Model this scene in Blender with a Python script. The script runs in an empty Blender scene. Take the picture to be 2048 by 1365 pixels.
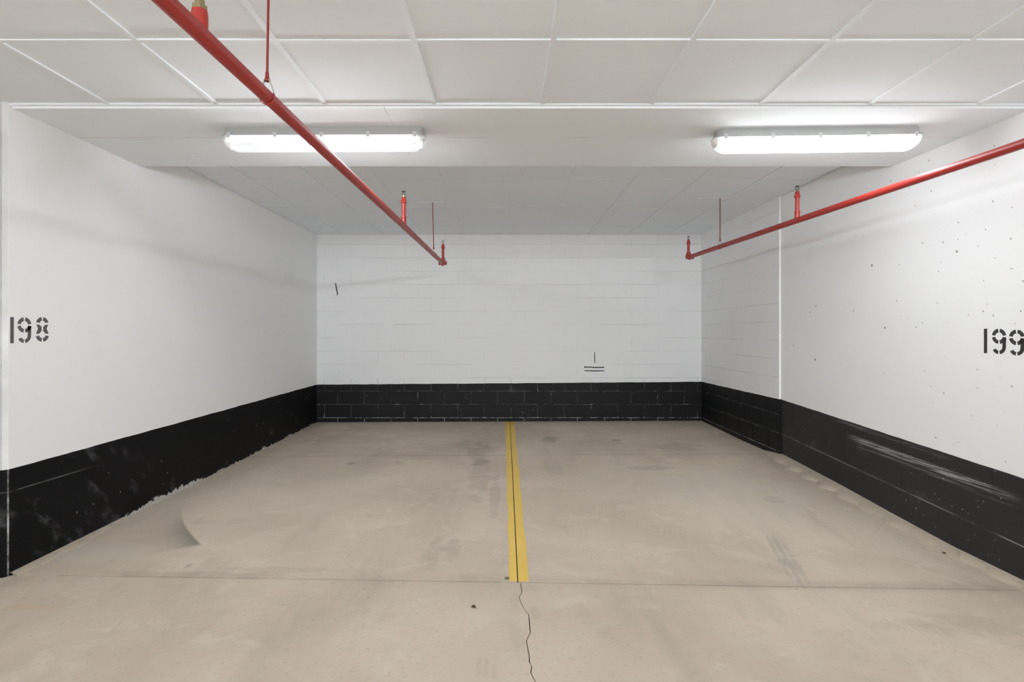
import bpy, bmesh, math, random
from mathutils import Vector, Matrix
random.seed(7)
C = bpy.context.scene.collection
S = bpy.context.scene
PI = math.pi

# ------------------------------------------------------------------ camera
F, U0, V0, EYE = 1110.0, 1010.0, 664.0, 1.343      # focal length in px, vanishing point, eye height
cam = bpy.data.cameras.new('camera'); cam_o = bpy.data.objects.new('camera', cam); C.objects.link(cam_o)
cam_o.location = (0, 0, EYE); cam_o.rotation_euler = (PI/2, 0, 0)
cam.sensor_fit = 'HORIZONTAL'; cam.sensor_width = 36; cam.lens = 36*F/2048
cam.shift_x = (1024-U0)/2048; cam.shift_y = -(682.5-V0)/2048
cam.clip_start = 0.05; cam.clip_end = 60
S.camera = cam_o
# ------------------------------------------------------------------ world, exposure, light levels
w = bpy.data.worlds.new('world'); S.world = w; w.use_nodes = True
w.node_tree.nodes['Background'].inputs[0].default_value = (0.9, 0.95, 1, 1)
w.node_tree.nodes['Background'].inputs[1].default_value = 0.0
vs = S.view_settings
vs.view_transform = 'Standard'; vs.look = 'None'; vs.exposure = 0.0; vs.gamma = 1.0; vs.use_curve_mapping = False
S.cycles.max_bounces = 14; S.cycles.diffuse_bounces = 9; S.cycles.transparent_max_bounces = 12
S.cycles.sample_clamp_indirect = 6; S.cycles.sample_clamp_direct = 5; S.cycles.use_denoising = True
TUBE = 92.0        # radiance of the fluorescent tubes in the clear lamp
LENS = 36.0         # radiance of the frosted lamp lens
AISLE_FILL = 240.0        # same, unseen fill lamps added over the aisle behind

# ------------------------------------------------------------------ room measures (metres)
XL, XB, YB = -2.822, 2.95, 8.33          # left wall, right block wall, back wall
YS = 5.97                                # where the block wall meets the concrete wall on the right
YE = 3.154                               # front end of the left wall
HS, HF, HC = EYE+1.28, EYE+1.297, EYE+1.457   # beam soffit, aisle ceiling, bay ceiling
YB0, YB1 = 3.18, 4.29                    # beam front, beam back
YJ = 3.175                               # saw-cut joint
def xr(y): return 2.963+(YS-y)*0.0205      # right concrete wall
def lerp(pts, y):
    pts = sorted(pts)
    if y <= pts[0][0]: return pts[0][1]
    for (a, p), (b, q) in zip(pts, pts[1:]):
        if y <= b: return p+(q-p)*(y-a)/(b-a)
    return pts[-1][1]
GR = [(8.33,.008),(6.9,-.008),(6.0,.0),(4.92,-.055),(4.25,-.10),(3.74,-.13),(3.17,-.137)]
GL = [(8.33,-.015),(5,-.04),(3.17,-.047)]
def gz(x, y):                            # the floor falls gently towards the aisle
    t = min(1, max(0, (x-XL)/(3.0-XL)))
    return lerp(GL, y)*(1-t)+lerp(GR, y)*t
def at(u, v):                            # where the sight line through a pixel meets the floor
    z = 0.0
    for _ in range(12):
        y = F*(EYE-z)/(v-V0); x = (u-U0)*y/F; z = gz(x, y)
    return x, y

# ------------------------------------------------------------------ node expressions
class E:
    def __init__(s, nt, k): s.nt, s.k = nt, k
    def op(s, o, b=None, c=None, rev=False):
        n = s.nt.nodes.new('ShaderNodeMath'); n.operation = o
        for i, v in enumerate([s, b, c]):
            if v is None: continue
            if rev and i < 2: i = 1-i
            if isinstance(v, E): s.nt.links.new(v.k, n.inputs[i])
            else: n.inputs[i].default_value = v
        return E(s.nt, n.outputs[0])
    def __add__(s, b): return s.op('ADD', b)
    __radd__ = __add__
    def __sub__(s, b): return s.op('SUBTRACT', b)
    def __rsub__(s, b): return s.op('SUBTRACT', b, rev=True)
    def __mul__(s, b): return s.op('MULTIPLY', b)
    __rmul__ = __mul__
    def __truediv__(s, b): return s.op('DIVIDE', b)
    def lt(s, b): return s.op('LESS_THAN', b)
    def gt(s, b): return s.op('GREATER_THAN', b)
    def abs(s): return s.op('ABSOLUTE')
    def sq(s): return s.op('MULTIPLY', s)
    def max(s, b): return s.op('MAXIMUM', b)
    def min(s, b): return s.op('MINIMUM', b)
    def exp(s): return s.op('EXPONENT')
    def step(s, a, b):                    # smooth step from a to b
        n = s.nt.nodes.new('ShaderNodeMapRange'); n.interpolation_type = 'SMOOTHSTEP'
        s.nt.links.new(s.k, n.inputs[0])
        if a < b:
            n.inputs[1].default_value, n.inputs[2].default_value = a, b
            return E(s.nt, n.outputs[0])
        n.inputs[1].default_value, n.inputs[2].default_value = b, a
        return 1-E(s.nt, n.outputs[0])
class M:
    def __init__(s, name, rough=0.5, spec=0.5, metal=0.0):
        s.m = bpy.data.materials.new(name); s.m.use_nodes = True; s.nt = s.m.node_tree
        s.b = s.nt.nodes['Principled BSDF']
        s.b.inputs['Roughness'].default_value = rough; s.b.inputs['Specular IOR Level'].default_value = spec
        s.b.inputs['Metallic'].default_value = metal
        g = s.nt.nodes.new('ShaderNodeNewGeometry'); s.pos = g.outputs['Position']
        sp = s.nt.nodes.new('ShaderNodeSeparateXYZ'); s.nt.links.new(s.pos, sp.inputs[0])
        s.x, s.y, s.z = [E(s.nt, sp.outputs[i]) for i in range(3)]
    def vec(s, a, b, c):
        n = s.nt.nodes.new('ShaderNodeCombineXYZ')
        for i, v in enumerate((a, b, c)):
            if isinstance(v, E): s.nt.links.new(v.k, n.inputs[i])
            else: n.inputs[i].default_value = v
        return n.outputs[0]
    def noise(s, scale, detail=4, rough=.5, vec=None, dist=0):
        n = s.nt.nodes.new('ShaderNodeTexNoise'); n.inputs['Scale'].default_value = scale
        n.inputs['Detail'].default_value = detail; n.inputs['Roughness'].default_value = rough
        n.inputs['Distortion'].default_value = dist
        s.nt.links.new(vec or s.pos, n.inputs['Vector']); return E(s.nt, n.outputs[0])
    def spots(s, scale, keep, size, vec=None):     # sparse round specks: 1 inside
        n = s.nt.nodes.new('ShaderNodeTexVoronoi'); n.inputs['Scale'].default_value = scale
        s.nt.links.new(vec or s.pos, n.inputs['Vector'])
        sp = s.nt.nodes.new('ShaderNodeSeparateColor'); s.nt.links.new(n.outputs['Color'], sp.inputs[0])
        r, g = E(s.nt, sp.outputs[0]), E(s.nt, sp.outputs[1])
        d = E(s.nt, n.outputs['Distance'])
        return (d/(g*size+size*.35)).step(1.0, .55)*r.lt(keep)
    def col(s, c):
        n = s.nt.nodes.new('ShaderNodeRGB'); n.outputs[0].default_value = (*c, 1); return n.outputs[0]
    def mix(s, a, b, f):
        n = s.nt.nodes.new('ShaderNodeMix'); n.data_type = 'RGBA'
        if isinstance(f, E): s.nt.links.new(f.k, n.inputs[0])
        else: n.inputs[0].default_value = f
        for k, i in ((a, 6), (b, 7)):
            if isinstance(k, tuple): n.inputs[i].default_value = (*k, 1)
            else: s.nt.links.new(k, n.inputs[i])
        return n.outputs[2]
    def base(s, k):
        if isinstance(k, tuple): s.b.inputs['Base Color'].default_value = (*k, 1)
        else: s.nt.links.new(k, s.b.inputs['Base Color'])
        return s
    def rough(s, e): s.nt.links.new(e.k, s.b.inputs['Roughness']); return s
    def bump(s, e, strength=.3, dist=.002):
        n = s.nt.nodes.new('ShaderNodeBump'); n.inputs['Strength'].default_value = strength; n.inputs['Distance'].default_value = dist
        s.nt.links.new(e.k, n.inputs['Height']); s.nt.links.new(n.outputs[0], s.b.inputs['Normal']); return s

# ------------------------------------------------------------------ materials
WHITE = (.80, .80, .80)
def wall_paint(name, line, floor, pits=0.0, corner=False, specks=.2, scuffs=None, chips=False, mortar=False, black=.013, spec=.3):
    """white paint over a black band; line(m) = height of the band's top, floor(m) = height of the floor"""
    m = M(name, .55, spec)
    big = m.noise(.8, 3); fine = m.noise(38, 5, .6)
    white = m.mix((.84, .85, .86), (.875, .885, .893), big)
    grime = m.noise(2.3, 5, .6).step(.56, .8)*.10
    white = m.mix(white, (.55, .55, .54), grime)
    if mortar: white = m.mix(white, (.30, .30, .30), m.noise(1.7, 3, .6, m.vec(m.x*.6, m.y*.6, m.z*6)).step(.42, .62)*.8)
    if pits:
        gate = (m.noise(.9, 2)+m.y.step(5.4, 3.3)*.22).step(.50, .62)
        white = m.mix(white, (.2, .2, .195), gate*m.spots(7.5, pits, .075).max(m.spots(16, pits*.8, .085)))
    blk = m.mix((black*.6, black*.62, black*.65), (black*1.6, black*1.6, black*1.6), m.noise(1.3, 4))
    if mortar:
        blk = m.mix(blk, (.22, .23, .23), m.noise(5, 3, .6).step(.35, .62)*.6)
        blk = m.mix(blk, (.62, .62, .6), (m.noise(9, 4, .7)+(m.z-floor(m)).step(.085, .045)*.13).step(.56, .64))
    blk = m.mix(blk, (.075, .075, .078), m.noise(3.1, 6, .65, dist=.6).step(.60, .78)*.8)     # dust
    blk = m.mix(blk, (.5, .5, .49), (m.noise(2.6, 2).step(.38, .6)*m.spots(12, specks*1.5, .07)).max(m.spots(26, specks*1.1, .085)))
    hgt = m.z-floor(m)
    if chips:
        win = m.y.step(4.0, 4.3)*m.y.step(5.4, 4.7)                     # the paint has flaked off most in one stretch
        ch = (m.noise(22, 5, .72)*.13+m.noise(3.5, 2)*.10).gt(hgt*.9+.128-win*.036-m.y.step(4.2, 5.5)*.012)
        blk = m.mix(blk, (.47, .46, .44), ch)
    if scuffs: blk = scuffs(m, blk)
    if corner:                                           # greyer front end of the wall, its arris worn through the black
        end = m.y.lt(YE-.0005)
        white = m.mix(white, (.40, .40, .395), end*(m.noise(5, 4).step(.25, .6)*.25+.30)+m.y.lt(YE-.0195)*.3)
        arr = (m.y-YE).abs().step(.005, .0025)*m.noise(4, 5, .7).step(.36, .58)
        blk = m.mix(blk, (.42, .42, .41), arr)
    wob = (m.noise(5, 2)-.5)*.010
    f = (m.z-line(m)+wob).step(.002, -.002)
    m.base(m.mix(white, blk, f))
    m.rough(.6-f*.12)
    m.bump(fine+m.noise(6, 3)*.8, .35, .0018)
    return m.m
lin_back = lambda m: (m.x-XL)*(.045/5.77)+.548
def lin_right(m): return (((m.y-YS)*.047+.617).min((m.y-YS)*(-.010)+.617))
flo0 = lambda m: m.x*0.0
def flo_left(m): return (m.y-YB)*.0062-.015
def scuff_right(m, blk):
    t = m.y
    st = m.noise(1, 5, .7, m.vec(m.x*3, m.y*2.2, m.z*95))
    zc = (t-3.26)*.049+.357
    d = (m.z-zc).abs()
    win = t.step(3.2, 3.45)*t.step(4.9, 4.6)
    a = d.step(.032, .012)*win*st.step(.40, .62)
    d2 = (m.z-zc+.05).abs()
    b = d2.step(.016, .004)*win*st.step(.42, .66)*.45
    d3 = (m.z-(t-3.26)*.047-.462).abs()
    c = d3.step(.022, .006)*t.step(3.7, 3.9)*t.step(5.2, 4.8)*st.step(.45, .65)*.35
    blk = m.mix(blk, (.42, .42, .42), a.max(b).max(c)*.8)
    seam = (m.z-(t-YS)*.0585-.25).abs()
    blk = m.mix(blk, (.26, .26, .255), seam.step(.006, .002)*m.noise(2.5, 3).step(.35, .6)*.8)
    v = (((t*1.31).op('FRACT'))-.5).abs().lt(.004)*m.noise(3, 3).step(.5, .6)
    return m.mix(blk, (.004, .004, .004), v)
def scuff_left(m, blk):
    t, z = m.y, m.z
    q = m.noise(2.2, 4, .65, m.vec(m.x, (t+z)*2.2, (t-z)*.8))
    s = q.step(.52, .68)*m.noise(7, 4).step(.38, .62)*t.step(4.6, 3.6)
    blk = m.mix(blk, (.10, .10, .105), s*.7)
    line = (z-(t-3.2)*(-.02)-.43).abs().step(.004, .001)*t.step(3.9, 3.5)*m.noise(4, 3).step(.35, .55)
    return m.mix(blk, (.22, .22, .22), line*.7)
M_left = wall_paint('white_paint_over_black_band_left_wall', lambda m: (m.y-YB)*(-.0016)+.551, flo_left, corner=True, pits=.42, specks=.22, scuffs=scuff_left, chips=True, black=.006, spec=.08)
M_right = wall_paint('white_paint_over_black_band_right_wall', lin_right, lambda m: (m.y-YS)*.045, pits=.6, specks=.36, scuffs=scuff_right, black=.019, spec=.3)
M_block = wall_paint('painted_block', lin_back, flo0, specks=.12, black=.010, spec=.15)
M_block_mortar = wall_paint('painted_mortar', lin_back, flo0, specks=.2, mortar=True, black=.018, spec=.2)
M_blockr = wall_paint('painted_block_right', lin_right, flo0, specks=.12, black=.010, spec=.15)
M_blockr_mortar = wall_paint('painted_mortar_right', lin_right, flo0, specks=.2, mortar=True, black=.018)
m = M('white_wall', .6, .3); m.base(m.mix((.83, .83, .83), (.87, .87, .87), m.noise(1.5, 4))); M_white = m.m
# beam: painted concrete with form joints
m = M('beam_paint', .6, .3)
bc = m.mix((.80, .835, .87), (.84, .875, .91), m.noise(1.2, 4))
wv = (m.noise(3, 4)-.5)*.02
jl = (m.y-3.655+wv*.6).abs().step(.0035, .001)*m.noise(1.6, 3, .6).step(.45, .56)
jl2 = (m.x+.69+wv).abs().step(.005, .001)*m.noise(4, 3, .6).step(.4, .55)*.5
bc = m.mix(bc, (.42, .42, .41), jl.max(jl2))
bc = m.mix(bc, (.5, .5, .5), m.spots(9, .06, .06))
m.base(bc); m.bump(m.noise(25, 4), .25, .002); M_beam = m.m
m = M('ceiling_tile', .8, .2); m.base(m.mix((.80, .84, .885), (.83, .87, .915), m.noise(2.0, 4))); m.bump(m.noise(140, 3), .15, .001); M_tile = m.m
m = M('grid_bar_paint', .45, .4); m.base(m.mix((.80, .84, .88), (.83, .87, .91), m.noise(5, 2))); M_bar = m.m
# concrete floor
m = M('floor_concrete', .62, .3)
n1, n2, n3 = m.noise(.75, 5, .55, dist=.5), m.noise(3.4, 6, .6, dist=.8), m.noise(45, 5, .65)
st = m.noise(1, 5, .6, m.vec(m.x*3.0, m.y*.55, 0))
c = m.mix((.455, .383, .307), (.57, .488, .398), n1.step(.30, .70))
c = m.mix(c, (.60, .535, .45), n2.step(.50, .74)*.6)
c = m.mix(c, (.29, .25, .205), m.noise(2.1, 6, .62, dist=1.2).step(.54, .76)*.34)
c = m.mix(c, (.33, .29, .24), st.step(.50, .74)*.42)
c = m.mix(c, (.27, .24, .20), n3.step(.54, .76)*.45)
n5 = m.noise(11, 5, .65, dist=.6)
def stain(u, v, ru, rv, colr, k, rot=0.0, hard=.9):
    global c
    x0, y0 = at(u, v); rx = ru*y0/F; ry = rv*y0*y0/(F*1.42)
    dx, dy = m.x-x0, m.y-y0
    if rot: dx, dy = dx*math.cos(rot)+dy*math.sin(rot), dy*math.cos(rot)-dx*math.sin(rot)
    d = (dx/rx).sq()+(dy/ry).sq()+(n2-.5)*3.4+(n5-.5)*1.6
    c = m.mix(c, colr, d.step(1.25, 1.25-hard)*k)
DK, GN, LT = (.20, .175, .145), (.27, .265, .225), (.53, .48, .40)
for a in [(962, 905, 26, 22, DK, .36), (905, 893, 80, 12, DK, .18), (1098, 880, 22, 6, DK, .5), (1350, 893, 60, 9, DK, .28), (1232, 881, 11, 2.4, DK, .5, 0, .3),
          (700, 880, 90, 10, DK, .14), (1500, 870, 60, 10, DK, .12), (1240, 862, 150, 8, DK, .10), (820, 858, 150, 7, DK, .12), (868, 1105, 24, 36, DK, .22), (905, 1095, 20, 28, DK, .20),
          (1556, 1112, 7, 46, GN, .36, -.25), (1572, 1118, 8, 50, GN, .42, -.25), (1588, 1122, 6, 46, GN, .36, -.25), (1500, 1085, 22, 60, DK, .12), (376, 1133, 9, 7, DK, .5), (990, 990, 12, 40, DK, .22), (960, 955, 22, 40, DK, .22),
          (1465, 985, 130, 55, LT, .55), (1240, 965, 130, 35, LT, .35), (170, 1105, 130, 22, LT, .6), (600, 975, 180, 50, LT, .25), (480, 1065, 120, 30, LT, .22), (1600, 985, 60, 22, LT, .4), (1690, 1035, 60, 22, LT, .4), (1780, 1090, 60, 22, LT, .35),
          (1900, 1250, 150, 24, DK, .20), (60, 1215, 60, 6, (.52, .32, .16), .3), (1030, 1200, 10, 20, DK, .14), (1070, 1228, 12, 14, DK, .18), (958, 1338, 7, 22, DK, .12), (972, 1340, 6, 24, DK, .14), (988, 1345, 6, 18, DK, .12), (700, 928, 12, 3, DK, .5),
          (1300, 937, 45, 4, DK, .25), (1545, 1000, 20, 6, DK, .2), (560, 1140, 120, 6, DK, .2), (400, 1150, 180, 8, DK, .22), (60, 1185, 60, 14, LT, .3), (215, 1260, 10, 6, (.6, .57, .5), .5)]:
    stain(*a)
# tyre-swirl stain near the left wall: sharp on one curved side, fading to the other
ax, ay = at(362, 1000); bx, by = at(396, 1092)
L = math.hypot(bx-ax, by-ay); ex, ey = (bx-ax)/L, (by-ay)/L
s_ = (m.x-ax)*ex+(m.y-ay)*ey; d_ = (m.x-ax)*ey-(m.y-ay)*ex
d_ = d_+(s_-L/2).sq()*.16-.03*L
k_ = d_.step(-.014, .012)*((d_.max(0)*-6.5).exp())*s_.step(0, L*.9)*s_.step(L*1.03, L*.96)
c = m.mix(c, (.115, .105, .088), k_*.8)
jn = (m.y-6.11+(m.noise(3, 3)-.5)*.03).abs().step(.03, .006)*m.noise(2, 3).step(.3, .55)
c = m.mix(c, (.22, .2, .17), jn*.4)
c = m.mix(c, (.24, .215, .18), (m.y-YJ-.02).abs().step(.10, .01)*m.noise(1.4, 4).step(.40, .62)*.35)
m.base(c); m.bump(n3+n2*.6, .3, .002); m.rough(.72-n1*.2); M_floor = m.m
m = M('joint_dirt', .9, .1); m.base(m.mix((.03, .027, .024), (.10, .09, .075), m.noise(14, 4))); M_dirt = m.m
m = M('concrete_fillet', .8, .2); cf = m.mix((.37, .315, .25), (.47, .405, .325), m.noise(4, 5, .6)); m.base(m.mix(cf, (.25, .22, .18), m.noise(22, 4).step(.56, .7)*.5)); m.bump(m.noise(30, 4), .5, .004); M_fillet = m.m
m = M('yellow_road_paint', .6, .3); yc = m.mix((.62, .42, .085), (.76, .53, .14), m.noise(2.5, 5, .6)); yc = m.mix(yc, (.36, .27, .13), m.noise(1, 5, .65, m.vec(m.x*14, m.y*1.2, 0)).step(.58, .8)*.7); m.base(yc); m.bump(m.noise(45, 5), .3, .002); M_yellow = m.m
m = M('stencil_paint_grey', .7, .2); m.base(m.mix((.075, .075, .075), (.13, .13, .13), m.noise(20, 4))); M_sten1 = m.m
m = M('stencil_paint_black', .7, .2); m.base(m.mix((.030, .030, .030), (.06, .06, .06), m.noise(20, 4))); M_sten2 = m.m
m = M('black_marker_paint', .7, .2); m.base((.012, .012, .012)); M_mark = m.m
m = M('grey_scrape', .7, .2); m.base((.09, .09, .09)); M_scrape = m.m
def red(name, a, b, r=.32):
    m = M(name, r, .5); m.base(m.mix(a, b, m.noise(6, 4))); m.bump(m.noise(60, 3), .12, .001); return m.m
M_red = red('red_pipe_paint', (.27, .018, .014), (.36, .026, .019), .40)
M_red2 = red('red_fitting_paint', (.33, .026, .018), (.42, .036, .025), .38)
M_rod = red('dull_red_rod_paint', (.20, .018, .018), (.26, .026, .024), .45)
m = M('brass', .35, .5, .9); m.base(m.mix((.30, .25, .15), (.45, .37, .22), m.noise(40, 3))); M_brass = m.m
m = M('dark_metal', .5, .4, .3); m.base((.06, .06, .055)); M_dark = m.m
m = M('galvanised_steel', .38, .5, .9); m.base(m.mix((.45, .46, .46), (.62, .62, .61), m.noise(50, 3))); M_galv = m.m
m = M('lamp_housing_grey', .5, .4); m.base((.37, .375, .37)); M_house = m.m
m = M('lamp_clip_plastic', .4, .4); m.base((.50, .51, .52)); M_clip = m.m
m = M('lamp_tray_white', .4, .4); m.base((.85, .85, .85)); M_tray = m.m
m = M('lamp_socket_white', .4, .4); m.base((.75, .75, .74)); M_sock = m.m
def emit(name, colr, k):
    m = bpy.data.materials.new(name); m.use_nodes = True; nt = m.node_tree; nt.nodes.clear()
    e = nt.nodes.new('ShaderNodeEmission'); e.inputs[0].default_value = (*colr, 1); e.inputs[1].default_value = k
    o = nt.nodes.new('ShaderNodeOutputMaterial'); nt.links.new(e.outputs[0], o.inputs[0]); return m
def lens_mat(name, colr, k):                            # frosted cover: lit along the tubes, dull towards its two end caps
    m = emit(name, colr, k); nt = m.node_tree; e = nt.nodes['Emission']; o = nt.nodes['Material Output']
    tc = nt.nodes.new('ShaderNodeTexCoord'); sp = nt.nodes.new('ShaderNodeSeparateXYZ'); nt.links.new(tc.outputs['Object'], sp.inputs[0])
    zz = E(nt, sp.outputs[2])
    f = E(nt, sp.outputs[0]).abs().step(.625, .565)*(zz.step(-.070, -.124)*.62+.38)
    t = nt.nodes.new('ShaderNodeBsdfDiffuse'); t.inputs[0].default_value = (.9, .9, .9, 1); x = nt.nodes.new('ShaderNodeMixShader')
    nt.links.new(f.k, x.inputs[0]); nt.links.new(t.outputs[0], x.inputs[1]); nt.links.new(e.outputs[0], x.inputs[2]); nt.links.new(x.outputs[0], o.inputs[0]); return m
M_tube = emit('lit_tube', (.95, .99, 1.03), TUBE)
M_lens = lens_mat('lit_frosted_lens', (.95, .99, 1.03), LENS)
M_aisle_fill = lens_mat('lit_aisle_fill_lens', (.92, .98, 1.04), AISLE_FILL)
m = bpy.data.materials.new('clear_lens'); m.use_nodes = True; nt = m.node_tree; nt.nodes.clear()
o = nt.nodes.new('ShaderNodeOutputMaterial'); mx = nt.nodes.new('ShaderNodeMixShader'); mx2 = nt.nodes.new('ShaderNodeMixShader')
tr = nt.nodes.new('ShaderNodeBsdfTransparent'); tl = nt.nodes.new('ShaderNodeBsdfTranslucent'); gl = nt.nodes.new('ShaderNodeBsdfGlossy')
gl.inputs['Roughness'].default_value = .15; tl.inputs[0].default_value = (.9, .9, .9, 1); mx.inputs[0].default_value = .12; mx2.inputs[0].default_value = .06
nt.links.new(tr.outputs[0], mx.inputs[1]); nt.links.new(tl.outputs[0], mx.inputs[2]); nt.links.new(mx.outputs[0], mx2.inputs[1]); nt.links.new(gl.outputs[0], mx2.inputs[2]); nt.links.new(mx2.outputs[0], o.inputs[0])
M_clear = m
m = M('dry_leaf', .8, .2); m.base(m.mix((.035, .022, .012), (.09, .06, .03), m.noise(80, 3))); M_leaf = m.m
m = M('grey_stone', .8, .2); m.base((.16, .14, .115)); M_stone = m.m

# ------------------------------------------------------------------ building helpers (vertices in world metres)
ORG = {}
def obj(name, bm, mat, parent=None, smooth=False, label=None, kind=None):
    org = ORG.get(parent, Vector((0, 0, 0))) if parent else Vector((0, 0, 0))
    if isinstance(bm, bpy.types.Mesh): me = bm
    else:
        bmesh.ops.recalc_face_normals(bm, faces=bm.faces) if len(bm.faces) > 1 else None
        if org.length: bmesh.ops.translate(bm, verts=bm.verts, vec=-org)
        me = bpy.data.meshes.new(name); bm.to_mesh(me); bm.free(); me.materials.append(mat)
        if smooth:
            for p in me.polygons: p.use_smooth = True
            me.set_sharp_from_angle(angle=math.radians(38))
    o = bpy.data.objects.new(name, me); C.objects.link(o)
    if parent: o.parent = parent; ORG[o] = org
    if label: o['label'] = label
    if kind: o['kind'] = kind
    return o
def tag(o, label, cat, group=None):
    o['label'] = label; o['category'] = cat
    if group: o['group'] = group
    return o
def thing(name, label, cat, loc, group=None):
    o = bpy.data.objects.new(name, None); C.objects.link(o); o.location = loc; o.empty_display_size = .1
    ORG[o] = Vector(loc); return tag(o, label, cat, group)
def dup(root, loc, rotz, label, group=None):
    r = root.copy(); C.objects.link(r); r.location = loc; r.rotation_euler = (0, 0, rotz); r['label'] = label
    if group: r['group'] = group
    for ch in root.children:
        k = ch.copy(); C.objects.link(k); k.parent = r
        for g in ch.children:
            d = g.copy(); C.objects.link(d); d.parent = k
    return r
def add_box(bm, x0, x1, y0, y1, z0, z1):
    v = [bm.verts.new(p) for p in ((x0,y0,z0),(x1,y0,z0),(x1,y1,z0),(x0,y1,z0),(x0,y0,z1),(x1,y0,z1),(x1,y1,z1),(x0,y1,z1))]
    for f in ((0,3,2,1),(4,5,6,7),(0,1,5,4),(1,2,6,5),(2,3,7,6),(3,0,4,7)): bm.faces.new([v[i] for i in f])
def box(*a):
    bm = bmesh.new(); add_box(bm, *a); return bm
def loft(bm, loops, cap0=True, cap1=True):
    rows = [[bm.verts.new(p) for p in lp] for lp in loops]
    n = len(rows[0])
    for a, b in zip(rows, rows[1:]):
        for i in range(n): bm.faces.new((a[i], a[(i+1) % n], b[(i+1) % n], b[i]))
    if cap0: bm.faces.new(rows[0][::-1])
    if cap1: bm.faces.new(rows[-1])
def ring(c, axis, r, n=16, ph=0.0, r2=None):
    a = Vector(axis).normalized(); u = a.cross(Vector((0, 0, 1)))
    if u.length < .01: u = Vector((1, 0, 0))
    u.normalize(); w_ = a.cross(u); c = Vector(c)
    return [c+u*math.cos(t)*r+w_*math.sin(t)*(r2 or r) for t in [ph+2*PI*i/n for i in range(n)]]
def add_lathe(bm, base, axis, prof, n=16, ph=0.0):      # prof: (distance along axis, radius)
    a = Vector(axis).normalized(); loft(bm, [ring(Vector(base)+a*d, a, r, n, ph) for d, r in prof])
def lathe(*a, **k):
    bm = bmesh.new(); add_lathe(bm, *a, **k); return bm
def tube(pts, r, n=14):
    pts = [Vector(p) for p in pts]; loops = []
    for i, p in enumerate(pts):
        d = (pts[min(i+1, len(pts)-1)]-pts[max(i-1, 0)]).normalized()
        loops.append((p, d))
    bm = bmesh.new(); u = None; ls = []
    for p, d in loops:
        if u is None:
            u = d.cross(Vector((1, 0, 0)))
            if u.length < .05: u = d.cross(Vector((0, 1, 0)))
        u = (u-d*u.dot(d)).normalized(); v = d.cross(u)
        ls.append([p+u*math.cos(t)*r+v*math.sin(t)*r for t in [2*PI*i/n for i in range(n)]])
    loft(bm, ls); return bm
def plan(hl, hw, r, z, n=6):                            # rounded rectangle loop
    o = []
    for cx, cy, a0 in ((hl-r, hw-r, 0), (-hl+r, hw-r, PI/2), (-hl+r, -hw+r, PI), (hl-r, -hw+r, 1.5*PI)):
        o += [Vector((cx+r*math.cos(a0+PI/2*i/n), cy+r*math.sin(a0+PI/2*i/n), z)) for i in range(n+1)]
    return o
def struct(name, bm, mat, **k): return obj(name, bm, mat, kind='structure', **k)

# ------------------------------------------------------------------ floor: four slabs over a dirty bed, saw cut, seam and crack between them
XC = .0735                                              # seam under the yellow line
crack = [at(u, v) for u, v in ((1041,1170),(1042,1173),(1044,1185),(1038,1196),(1047,1216.5),(1057.7,1230),(1058.6,1243.7),(1060.6,1265),(1052.8,1282.5),(1056,1300),(1058.6,1313.6),(1058.6,1325),(1063.5,1333),(1061.6,1346.6),(1071,1365))]
crack = [(y, x) for x, y in crack]
ymin = min(crack)[0]; xlast = min(crack)[1]
for i in range(1, 18): crack.append((ymin-i*.11, xlast+.02*i+random.uniform(-.022, .022)))
crack.append((-6.1, xlast+.4)); crack.sort()
def cx(y): return lerp(crack, y)
def slab(ys, fa, fb, nx):
    bm = bmesh.new(); top, bot = [], []
    for y in ys:
        a, b = fa(y), fb(y)
        xs = [a+(b-a)*i/nx for i in range(nx+1)]
        top.append([bm.verts.new((x, y, gz(x, y))) for x in xs]); bot.append([bm.verts.new((x, y, gz(x, y)-.03)) for x in xs])
    for j in range(len(ys)-1):
        for i in range(nx):
            bm.faces.new((top[j][i], top[j][i+1], top[j+1][i+1], top[j+1][i]))
        bm.faces.new((bot[j][0], top[j][0], top[j+1][0], bot[j+1][0])); bm.faces.new((top[j][nx], bot[j][nx], bot[j+1][nx], top[j+1][nx]))
    for j, s in ((0, 1), (len(ys)-1, -1)):
        for i in range(nx): bm.faces.new((bot[j][i], bot[j][i+1], top[j][i+1], top[j][i]))
    return bm
def frange(a, b, n): return [a+(b-a)*i/n for i in range(n+1)]
bm = bmesh.new(); gxs, gys = frange(-8, 8, 32), frange(-6, 8.6, 40)
vv = [[bm.verts.new((x, y, gz(x, y)-.022)) for x in gxs] for y in gys]
for j in range(40):
    for i in range(32): bm.faces.new((vv[j][i], vv[j][i+1], vv[j+1][i+1], vv[j+1][i]))
floor = struct('floor', bm, M_dirt)
ya = sorted(set([-6.0]+[y for y, _ in crack if y > -6 and y < YJ-.012]+frange(-5.5, .3, 8)+[YJ-.006]))
yst = frange(YJ+.006, 8.5, 54)
obj('concrete_slab', slab(ya, lambda y: -8, lambda y: cx(y)-.0022, 16), M_floor, floor)
obj('concrete_slab', slab(ya, lambda y: cx(y)+.0022, lambda y: 8, 16), M_floor, floor)
obj('concrete_slab', slab(yst, lambda y: -3.1, lambda y: XC-.0035, 12), M_floor, floor)
obj('concrete_slab', slab(yst, lambda y: XC+.0035, lambda y: 3.3, 12), M_floor, floor)
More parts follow.
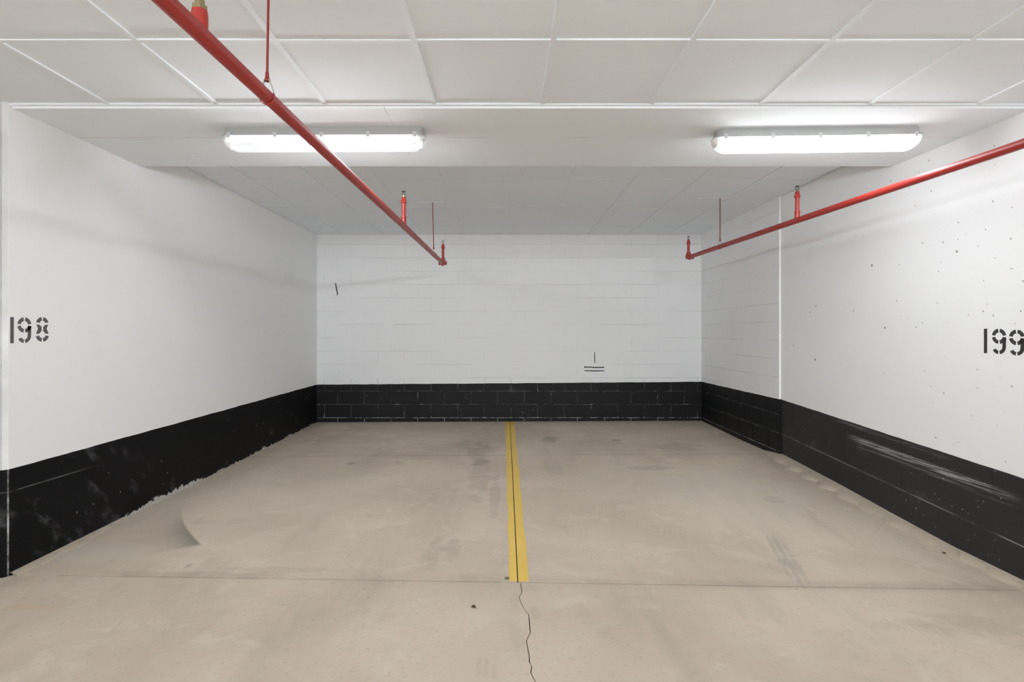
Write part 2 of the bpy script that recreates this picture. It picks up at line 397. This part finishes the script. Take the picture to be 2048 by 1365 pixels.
# rough concrete fillets along the wall feet
def fillet(side, y0, y1, n, wid, hgt):
    bm = bmesh.new(); rows = []
    for y in frange(y0, y1, n):
        wx = (xr(y) if side > 0 else XL); k = wid(y)*(1+.18*math.sin(y*23)+random.uniform(-.10, .10)); h_ = hgt(y)
        pts = [(0, h_), (.35, h_*.85), (.8, h_*.55), (1, .0005), (1.02, -.01)]
        rows.append([bm.verts.new((wx-side*(t*k), y, gz(wx-side*t*k, y)+z)) for t, z in pts])
    for a, b in zip(rows, rows[1:]):
        for i in range(4): bm.faces.new((a[i], a[i+1], b[i+1], b[i]))
    return bm
t1 = struct('trim_1', fillet(1, 3.0, 6.25, 60, lambda y: lerp([(3.0, .07), (3.9, .10), (5.0, .15), (5.9, .13), (6.25, .03)], y), lambda y: lerp([(3, .030), (5.9, .04), (6.25, .01)], y)), M_fillet, smooth=True)
t2 = struct('trim_2', fillet(-1, 3.16, 4.1, 24, lambda y: lerp([(3.16, .055), (3.6, .075), (4.1, .012)], y), lambda y: .016), M_fillet, smooth=True)

# ------------------------------------------------------------------ walls
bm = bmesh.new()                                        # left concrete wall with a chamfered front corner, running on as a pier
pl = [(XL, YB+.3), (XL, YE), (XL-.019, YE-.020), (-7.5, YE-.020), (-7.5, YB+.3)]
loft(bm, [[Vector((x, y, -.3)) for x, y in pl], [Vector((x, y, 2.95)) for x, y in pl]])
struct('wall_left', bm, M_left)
bm = bmesh.new()
pl = [(xr(YS), YS+.06), (xr(3.03), 3.03), (xr(3.03)+.035, 2.995), (7.5, 2.995), (7.5, YS+.06)]
loft(bm, [[Vector((x, y, -.3)) for x, y in pl], [Vector((x, y, 2.95)) for x, y in pl]])
struct('wall_right', bm, M_right)
# block walls: mortar bed + one object per block
G, D = .005, .0035                                      # joint width and depth
block_mesh = {}
def block(parent, mat, wdt, hgt, loc, rot, depth=.04):
    fill = loc[2] > .75                                 # paint nearly fills the joints of the white courses
    key = (round(wdt, 4), round(hgt, 4), mat.name, fill)
    if fill: wdt += G-.0012; hgt += .0022
    if key not in block_mesh:
        bm = bmesh.new(); hw, hh, b = wdt/2, hgt/2, (.0009 if fill else .0022)
        loft(bm, [[Vector((sx*(hw-i), -q, sz*(hh-i))) for sx, sz in ((-1,-1),(1,-1),(1,1),(-1,1))] for i, q in ((0, -depth), (0, D-b*.8), (b, D))], cap0=False)
        bmesh.ops.recalc_face_normals(bm, faces=bm.faces)
        me = bpy.data.meshes.new('block'); bm.to_mesh(me); bm.free(); me.materials.append(mat); block_mesh[key] = me
    o = bpy.data.objects.new('block', block_mesh[key]); C.objects.link(o); o.parent = parent
    o.location = loc; o.rotation_euler = (0, 0, rot); return o
Z0, CH, BL = .052, .2, .4
def courses():
    z = -.16; out = [(z, Z0)]
    z = Z0
    while z < HC-.001: out.append((z, min(z+CH, HC+.05))); z += CH
    return out
def lay(parent, mat, length, phase, place):
    for k, (z0, z1) in enumerate(courses()):
        ph = phase+(BL/2 if k % 2 else 0)
        e = [0.0]+[x for x in [ph % BL+i*BL for i in range(int(length/BL)+2)] if .03 < x < length-.03]+[length]
        for a, b in zip(e, e[1:]): place(parent, mat, b-a-G, z1-z0-G, (a+b)/2, (z0+z1)/2)
wb = struct('wall_back', box(XL-.3, XB+.3, YB, YB+.3, -.3, 2.95), M_block_mortar)
lay(wb, M_block, XB-XL, (1208.6-634)/133.25, lambda p, m_, w_, h_, s, z: block(p, m_, w_, h_, (XL+s, YB, z), 0))
# the short block wall on the right, its end standing a little proud of the concrete wall
wr = struct('wall_right_back', box(XB+.0005, XB+.4, YS+.0005, YB+.3, -.3, 2.95), M_blockr_mortar)
lay(wr, M_blockr, YB-YS, .32, lambda p, m_, w_, h_, s, z: block(p, m_, w_, h_, (XB, YB-s, z), -PI/2))
obj('end_strip', box(XB-D, XB+.03, YS-.004, YS+.0005, -.2, HC), M_blockr, wr)
# the rest of the garage behind the camera
struct('wall_front', box(-8, 8, -6.2, -6, -.3, 2.95), M_white)
struct('wall_aisle_left', box(-8.2, -8, -6.2, 3.2, -.3, 2.95), M_white)
struct('wall_aisle_right', box(8, 8.2, -6.2, 3.2, -.3, 2.95), M_white)
# beam
struct('beam', box(-7.5, 7.5, YB0, YB1, HS, HC+.4), M_beam)

# ------------------------------------------------------------------ ceilings: tiles and bars
tile_mesh = {}
def tile(parent, x0, x1, y0, y1, z, lift):
    wx, wy = x1-x0, y1-y0; key = (round(wx, 3), round(wy, 3))
    if key not in tile_mesh:
        bm = box(-wx/2, wx/2, -wy/2, wy/2, 0, .015); bmesh.ops.recalc_face_normals(bm, faces=bm.faces)
        me = bpy.data.meshes.new('ceiling_tile'); bm.to_mesh(me); bm.free(); me.materials.append(M_tile); tile_mesh[key] = me
    o = bpy.data.objects.new('ceiling_tile', tile_mesh[key]); C.objects.link(o); o.parent = parent
    o.location = ((x0+x1)/2, (y0+y1)/2, z+random.choice((.002, .003, .004, .006))*lift)
    o.rotation_euler = (random.uniform(-.0012, .0012)*lift, random.uniform(-.0025, .0025)*lift, 0)
def grid(parent, xs, ys, z, bw, drop, lift=1.0, gap=.003):
    for a, b in zip(xs, xs[1:]):
        for c_, d in zip(ys, ys[1:]): tile(parent, a+gap, b-gap, c_+gap, d-gap, z, lift)
    for y in ys[1:-1]: obj('grid_bar', box(xs[0], xs[-1], y-bw/2, y+bw/2, z-drop, z+.012), M_bar, parent)
    for x in xs[1:-1]:
        for c_, d in zip(ys, ys[1:]): obj('grid_bar', box(x-bw/2, x+bw/2, c_+bw/2, d-bw/2, z-drop, z+.012), M_bar, parent)
ca = struct('ceiling', box(-8, 8, -6.2, YB0, HF+.03, HF+.1), M_white)
grid(ca, [-7.9]+[.215+.6195*k for k in range(-12, 12)]+[7.9], [-6.05, -4.85, -3.63, -2.41, -1.19, .03, 1.25, 2.474, YB0-.002], HF, .024, .0025)
obj('edge_trim', box(-7.5, 7.5, YB0-.022, YB0-.001, HF-.004, HF+.012), M_bar, ca)
cb = struct('ceiling.001', box(XL-.2, XB+.3, YB1-.1, YB+.2, HC+.03, HC+.1), M_white)
grid(cb, [XL+.001]+[.0096+.607*k for k in range(-4, 5)]+[XB+.012], [YB1, 5.30, 6.49, 7.69, YB-.001], HC, .016, -.006, .08, .0055)
obj('grid_bar', box(-1.0, -.70, 6.238, 6.256, HC-.002, HC+.01), M_bar, cb)
obj('grid_bar', box(2.10, 2.51, 6.043, 6.061, HC-.002, HC+.01), M_bar, cb)

# ------------------------------------------------------------------ lamps
def make_lamp(label, loc, rotz, lens_mat, tubes, group):
    t = thing('ceiling_lamp', label, 'lamp', (0, 0, 0), group)
    bm = bmesh.new()
    loft(bm, [plan(.624, .052, .040, 0), plan(.628, .056, .044, -.028), plan(.632, .060, .046, -.046), plan(.644, .068, .052, -.048), plan(.644, .068, .052, -.057)])
    h_ = obj('housing', bm, M_house, t, True)
    bm = bmesh.new(); loft(bm, [plan(.60, .05, .02, -.0575), plan(.60, .05, .02, -.060)]); obj('gear_tray', bm, M_tray, t)
    bm = bmesh.new()
    loft(bm, [plan(.643, .0665, .051, -.0572), plan(.642, .0655, .051, -.074), plan(.630, .0625, .050, -.096), plan(.606, .055, .045, -.116), plan(.586, .043, .036, -.129), plan(.572, .028, .024, -.134)], cap0=False)
    obj('lens', bm, lens_mat, t, True)
    if tubes:
        for yy, zz in ((-.034, -.078), (.034, -.104)):
            tb = obj('tube', lathe((-.585, yy, zz), (1, 0, 0), [(0, .013), (1.17, .013)], 14), M_tube, t, True)
            for s in (-1, 1): obj('socket', box(s*.60-.013, s*.60+.013, yy-.011, yy+.011, zz-.012, -.06), M_sock, tb)
    for k in (-.580, -.290, 0, .290, .580):
        for s in (-1, 1):
            bm = bmesh.new(); yo = s*.0675
            add_box(bm, k-.011, k+.011, min(yo, yo+s*.006), max(yo, yo+s*.006), -.066, -.040); add_box(bm, k-.008, k+.008, min(yo-s*.004, yo+s*.004), max(yo-s*.004, yo+s*.004), -.070, -.062)
            obj('clip', bm, M_clip, t)
    t.location = loc; t.rotation_euler = (0, 0, rotz); return t
make_lamp('long tube lamp with a clear cover under the beam, crossed by the red pipe', (-1.139, 3.512, HS), -.012, M_clear, True, None)
make_lamp('long lamp with a milky frosted cover under the beam beside the right wall', (1.966, 3.522, HS), -.040, M_lens, False, None)
la = make_lamp('grey added fill lamp, unseen behind the viewpoint, left of the row nearest the bay', (-2.2, -2.6, HF-.002), 0, M_aisle_fill, False, 'added fill lamps')  # lamps added out of view over the aisle to brighten the bay
for x, y, tx in ((2.2, -2.6, 'right of the row nearest the bay'), (-2.2, -4.9, 'left of the row farthest from the bay'), (2.2, -4.9, 'right of the row farthest from the bay')):
    dup(la, (x, y, HF-.002), 0, 'grey added fill lamp, unseen behind the viewpoint, '+tx, 'added fill lamps')

# ------------------------------------------------------------------ sprinkler pipes
def sprinkler(root, p, base):                          # p: pipe axis point below, base: height where the head starts
    x, y = p[0], p[1]
    hd = obj('sprinkler_head', lathe((x, y, base), (0, 0, 1), [(0, .013), (.010, .013), (.010, .009), (.016, .008)], 6), M_brass, root, True)
    bm = bmesh.new()
    for s in (-1, 1):
        pts = [(x+s*.008, y, base+.014), (x+s*.013, y, base+.024), (x+s*.010, y, base+.036), (x, y, base+.043)]
        b2 = tube(pts, .0026, 6); me = bpy.data.meshes.new('tmp'); b2.to_mesh(me); b2.free(); bm.from_mesh(me); bpy.data.meshes.remove(me)
    obj('frame_arm', bm, M_dark, hd, True)
    bm = bmesh.new(); loft(bm, [ring((x, y, base+.043), (0, 0, 1), r, 24) for r in (.004,)]+[[Vector((x+math.cos(a)*(.0185 if i % 2 else .0140), y+math.sin(a)*(.0185 if i % 2 else .0140), base+z)) for i, a in enumerate([2*PI*j/24 for j in range(24)])] for z in (.0445, .046)])
    obj('deflector', bm, M_dark, hd)
def riser(root, p, top=.286, elbow=False):             # vertical pipe with reducer and upright head, `top` above the pipe axis
    x, y, z = p
    s = top-.046
    if not elbow: obj('tee', lathe((x, y, z), (0, 0, 1), [(0, .021), (.030, .021), (.038, .0205), (.066, .0205), (.068, .0235), (.076, .0235), (.078, .018)], 18), M_red2, root, True)
    obj('riser_pipe', lathe((x, y, z+.03), (0, 0, 1), [(0, .0168), (s-.03-.04, .0168)], 16), M_red2, root, True)
    obj('reducer', lathe((x, y, z+s-.052), (0, 0, 1), [(0, .0175), (.002, .0245), (.018, .0245), (.024, .0205), (.028, .019), (.040, .0175), (.050, .0165), (.0525, .011)], 18), M_red2, root, True)
    sprinkler(root, p, z+s)
def pipe_run(name, label, p0, p1, risers, end_riser, short=()):
    P0, P1 = Vector(p0), Vector(p1); d = (P1-P0).normalized()
    root = thing(name, label, 'pipe', p0)
    obj('main_pipe', lathe(P0, d, [(0, .0245), ((P1-P0).length-.05, .0245)], 24), M_red, root, True)
    for q in risers: riser(root, P0+d*q)
    for q in short:                                     # head screwed straight into a tee outlet
        x, y, z = P0+d*q
        obj('tee', lathe((x, y, z), (0, 0, 1), [(0, .023), (.050, .023), (.056, .0225), (.066, .021), (.068, .014)], 18), M_red2, root, True)
        obj('bushing', lathe((x, y, z+.066), (0, 0, 1), [(0, .0225), (.012, .0225), (.013, .016), (.026, .015), (.028, .012)], 6), M_brass, root)
        sprinkler(root, (x, y, z), z+.092)
    # end: grooved coupling with two bolt lugs, then an elbow turning up into the last riser
    q = P1-d*.058
    cp = obj('coupling', lathe(q, d, [(0, .0275), (.002, .034), (.006, .036), (.030, .036), (.034, .034), (.036, .0275)], 24), M_red2, root, True)
    sx = d.cross(Vector((0, 0, 1))).normalized()
    for s in (-1, 1):
        c_ = q+d*.018+sx*s*.043
        obj('bolt_lug', box(c_.x-.012, c_.x+.012, c_.y-.010, c_.y+.010, c_.z-.008, c_.z+.012), M_red2, cp)
        obj('bolt', lathe(c_-Vector((0, 0, .028)), (0, 0, 1), [(0, .0055), (.006, .0085), (.016, .0085), (.018, .0055), (.046, .0055), (.048, .008), (.055, .008)], 8), M_dark, cp)
    R = .045; pts = [P1-d*.06]+[P1-d*R*math.cos(a)+Vector((0, 0, R-R*math.sin(PI/2-a) if False else R*(1-math.cos(a)))) if False else P1-d*(R*(1-math.sin(a)))+Vector((0, 0, R*(1-math.cos(a)))) for a in [PI/2*i/8 for i in range(9)]]+[P1+Vector((0, 0, .062))]
    obj('elbow', tube(pts, .0275, 18), M_red2, root, True)
    riser(root, P1, end_riser, elbow=True)
    return P0, d
ZL = EYE+.87; ZR = EYE+.929
def pxl(y): return -.7876-(7.05-y)*.0187
def pxr(y): return 2.288+(6.92-y)*.0645
P0, d = pipe_run('sprinkler_pipe', 'red sprinkler pipe running from the top left past the clear lamp', (pxl(-2.0), -2.0, ZL), (pxl(7.05), 7.05, ZL), [6.57], .286, [3.617])
P1, d1 = pipe_run('sprinkler_pipe', 'red sprinkler pipe running beside the right wall with the 199', (pxr(-2.0), -2.0, ZR), (pxr(6.92), 6.92, ZR), [6.64], .262)
def hanger(label, x, y, z, top, dx, ring_r=.0290, rod_r=.0045, tx=0.0, up=.062):
    t = thing('pipe_hanger', label, 'pipe hanger', (x, y, z), 'pipe hangers')
    h_ = up; wd = .006
    al = math.acos(ring_r/h_)
    arc = [(math.sin(a)*ring_r, math.cos(a)*ring_r) for a in [al+(2*PI-2*al)*i/20 for i in range(21)]]
    def strip(pts, th):
        bm = bmesh.new(); rows = []
        for i, (px, pz) in enumerate(pts):
            a, b = pts[max(i-1, 0)], pts[min(i+1, len(pts)-1)]; L_ = math.hypot(b[0]-a[0], b[1]-a[1]) or 1
            nx_, nz_ = -(b[1]-a[1])/L_*th, (b[0]-a[0])/L_*th
            rows.append([Vector((x+px+s*nx_, y+q, z+pz+s*nz_)) for s, q in ((0, -wd), (0, wd), (1, wd), (1, -wd))])
        loft(bm, rows); return bm
    obj('band', strip(arc, -.002), M_red2, t, True)
    for s in (-1, 1):
        a = al if s > 0 else 2*PI-al
        p0 = (math.sin(a)*ring_r, math.cos(a)*ring_r)
        obj('strap', strip([(p0[0]+s*.001, p0[1]), (s*.0125, h_-.006), (s*.009, h_+.002), (0, h_+.004)], s*.002), M_galv, t, True)
    obj('nut', lathe((x, y, z+h_-.004), (0, 0, 1), [(0, .011), (.003, .012), (.012, .0085), (.022, .0075), (.034, .0065), (.036, rod_r)], 6), M_rod, t)
    obj('rod', tube([(x, y, z+h_), (x+tx*.5, y, (z+h_+top)/2), (x+tx, y, top)], rod_r, 10), M_rod, t, True)
hanger('red rod hanger at the top left holding the left pipe in front of the beam', pxl(2.055), 2.055, ZL, HF, 0, tx=.006)
hanger('thin red rod hanger at the far end of the left pipe, behind the beam', pxl(6.244), 6.244, ZL, HC, 0, tx=-.012, rod_r=.005)
hanger('thin red rod hanger at the far end of the right pipe, near the right wall', pxr(6.05), 6.05, ZR, HC, 0, rod_r=.005)

# ------------------------------------------------------------------ yellow parking line: two strips of paint beside the seam
def strip_on_floor(bm, fa, fb, y0, y1, n, th):
    rows = []
    for y in frange(y0, y1, n):
        a, b = fa(y), fb(y)
        rows.append([Vector((a, y, gz(a, y)+.0002)), Vector((b, y, gz(b, y)+.0002)), Vector((b, y, gz(b, y)+th)), Vector((a, y, gz(a, y)+th))])
    loft(bm, rows)
t = thing('parking_line', 'yellow painted line with a dark seam up the middle of the concrete floor', 'parking line', (XC, YJ, gz(XC, YJ)))
def edge(u0, v0, u1, v1):
    (a, ya_), (b, yb_) = at(u0, v0), at(u1, v1); return lambda y: a+(b-a)*(y-ya_)/(yb_-ya_)
eL, eR = edge(1019, 1165, 1010.5, 846), edge(1058.5, 1165, 1028.5, 846)
random.seed(3)
for fa, fb in ((lambda y: eL(y)+.003*math.sin(y*9)+random.uniform(-.001, .001), lambda y: XC-.0030), (lambda y: XC+.0030, lambda y: eR(y)+.003*math.sin(y*7+1)+random.uniform(-.001, .001))):
    bm = bmesh.new(); strip_on_floor(bm, fa, fb, YJ+.012, YB-.03, 50, .0012); obj('paint_strip', bm, M_yellow, t)

# ------------------------------------------------------------------ stencilled numbers
def arc_seg(cx_, cy, ro, ri, a0, a1, n=8, ext0=None, ext1=None):
    o = [(cx_+ro[0]*math.cos(a), cy+ro[1]*math.sin(a)) for a in [math.radians(a0+(a1-a0)*i/n) for i in range(n+1)]]
    i_ = [(cx_+ri[0]*math.cos(a), cy+ri[1]*math.sin(a)) for a in [math.radians(a0+(a1-a0)*i/n) for i in range(n+1)]]
    return o, i_
def seg_strip(o, i_): return [(o[k], o[k+1], i_[k+1], i_[k]) for k in range(len(o)-1)]
def clipgap(q, x=None, y=None, g=.03): return q
def digit(ch):
    Q = []                                               # quads in a 0.54 x 1 box
    if ch == '1': return [((.0, 0), (.13, 0), (.13, 1), (.0, 1))], .13
    if ch == '9':
        c_, ro, ri = (.27, .70), (.27, .30), (.14, .155)
        for a0, a1 in ((98, 171), (9, 82), (189, 262)): Q += seg_strip(*arc_seg(*c_, ro, ri, a0, a1))
        # right lower quarter runs on down as the tail
        o, i_ = arc_seg(*c_, (.27, .30), (.14, .155), 278, 351); Q += seg_strip(o, i_)
        Q += [((.54, .665), (.405, .665), (.40, .40), (.53, .40)), ((.53, .40), (.40, .40), (.395, .27), (.525, .27))]
        c2, ro2, ri2 = (.27, .28), (.258, .28), (.125, .145)
        Q += seg_strip(*arc_seg(*c2, ro2, ri2, 278, 360)); Q += seg_strip(*arc_seg(*c2, ro2, ri2, 205, 262))
        return Q, .54
    if ch == '8':
        W = .25
        for a0, a1 in ((100, 174), (6, 80)): Q += seg_strip(*arc_seg(W, .752, (.235, .245), (.10, .105), a0, a1))
        for a0, a1 in ((190, 262), (278, 350)): Q += seg_strip(*arc_seg(W, .275, (.255, .275), (.125, .125), a0, a1))
        for s in (-1, 1):
            P = lambda px, py: (W+s*px, py)
            Q += [(P(.235, .69), P(.12, .69), P(.03, .60), P(.17, .55)), (P(.17, .55), P(.03, .60), P(.03, .44), P(.17, .52)), (P(.17, .52), P(.03, .44), P(.12, .325), P(.25, .325))]
        return Q, .50
def number(label, digits, place, mat, th, loc):
    t = thing('stencilled_number', label, 'number', loc)
    for ch, u0, u1, z0, z1 in digits:
        Q, W = digit(ch); bm = bmesh.new()
        for q in Q:
            lo = [place(u0+(u1-u0)*px/W, z0+(z1-z0)*pz, .0004) for px, pz in q]; hi = [place(u0+(u1-u0)*px/W, z0+(z1-z0)*pz, th) for px, pz in q]
            loft(bm, [lo, hi])
        bmesh.ops.remove_doubles(bm, verts=bm.verts, dist=.0002)
        obj('digit', bm, mat, t)
number('grey stencilled 198 on the white left wall beside its front corner', [('1', 3.165, 3.188, 1.277, 1.427), ('9', 3.211, 3.306, 1.277, 1.428), ('8', 3.338, 3.432, 1.282, 1.433)],
       lambda s, z, q: Vector((XL+q, s, z)), M_sten1, .0008, (XL, 3.3, 1.277))
number('black stencilled 199 on the white right wall, cut by the edge of the photo', [('1', 3.492, 3.469, 1.209, 1.362), ('9', 3.436, 3.340, 1.206, 1.362), ('9', 3.322, 3.224, 1.202, 1.356)],
       lambda s, z, q: Vector((xr(s)-q, s, z)), M_sten2, .0008, (xr(3.37), 3.37, 1.2))
# marks on the back wall
def bw(u, v): return ((u-U0)*YB/F, EYE+(V0-v)*YB/F)
def strokes(name, label, cat, lines, mat, part):
    x, z = bw(*lines[0][0][:2]); t = thing(name, label, cat, (x, YB-D-.001, z))
    for pts in lines:
        bm = bmesh.new(); rows = []
        P = [(*bw(u, v), w_*.5/133.25) for u, v, w_ in pts]
        for i, (px, pz, hw) in enumerate(P):
            a, b = P[max(i-1, 0)], P[min(i+1, len(P)-1)]; L_ = math.hypot(b[0]-a[0], b[1]-a[1])
            nx_, nz_ = -(b[1]-a[1])/L_*hw, (b[0]-a[0])/L_*hw
            rows.append([Vector((px+s*nx_, YB-D-q, pz+s*nz_)) for s, q in ((-1, .0003), (1, .0003), (1, .0014), (-1, .0014))])
        loft(bm, rows); obj(part, bm, mat, t)
strokes('paint_mark', 'black mark of one upright stroke over two level bars, low on the white back wall', 'mark',
        [[(1189.3, 704.5, 1.0), (1189.4, 716, 1.7), (1189.4, 727, 1.2)], [(1168.5, 734.8, 3.2), (1172, 734.4, 1.8), (1190, 735.4, 2.1), (1204, 735.4, 2.0), (1208, 734.8, 2.6)], [(1169, 741.8, 1.6), (1188, 742.3, 2.0), (1208.5, 742, 1.6)]], M_mark, 'stroke')
strokes('scrape_mark', 'short slanting dark grey mark high on the left of the white back wall', 'mark',
        [[(671, 566.5, 2.2), (673.5, 579, 2.6), (675.2, 588, 2.6), (674, 591.5, 1.0)]], M_scrape, 'stroke')

# ------------------------------------------------------------------ litter on the floor
def leaf(label, u, v, size, rot, mat, name='dry_leaf', cat='leaf'):
    x, y = at(u, v); z = gz(x, y); t = thing(name, label, cat, (x, y, z))
    pr = [(0, .0), (.18, .30), (.42, .42), (.7, .28), (1, 0), (.7, -.22), (.45, -.38), (.2, -.26)]
    cr, sr = math.cos(rot), math.sin(rot); bm = bmesh.new()
    f = lambda a, b, k: Vector((x+size*((a-.5)*cr-b*sr), y+size*((a-.5)*sr+b*cr), z+size*(.05+.38*abs(b)*1.2+.25*(a-.5)**2)+k))
    loft(bm, [[f(a, b, 0) for a, b in pr], [f(a, b, .0012) for a, b in pr]]); obj('blade', bm, mat, t)
    a0 = f(1, 0, .0006); obj('stem', tube([f(.8, 0, .001), a0, a0+Vector((size*.35*cr, size*.35*sr, -.004))], .0009, 6), mat, t)
leaf('small dark curled leaf on the bare floor below the yellow line', 947, 1216, .030, -.6, M_leaf)
leaf('small dark dry leaf on the floor beside the right wall foot', 1889, 1108, .034, .8, M_leaf)
def chip(label, u, v, sx, sy, sz, rot):
    x, y = at(u, v); z = gz(x, y); bm = bmesh.new()
    loft(bm, [[Vector((x+math.cos(a+rot)*sx*k*(1+.25*math.sin(3*a)), y+math.sin(a+rot)*sy*k, z+h_)) for a in [2*PI*i/9 for i in range(9)]] for k, h_ in ((.95, 0), (1, sz*.5), (.6, sz))])
    o = obj('stone_chip', bm, M_stone); tag(o, label, 'chip')
chip('small grey stone chip just left of the near end of the yellow line', 1014.5, 1158.5, .014, .010, .010, .3)
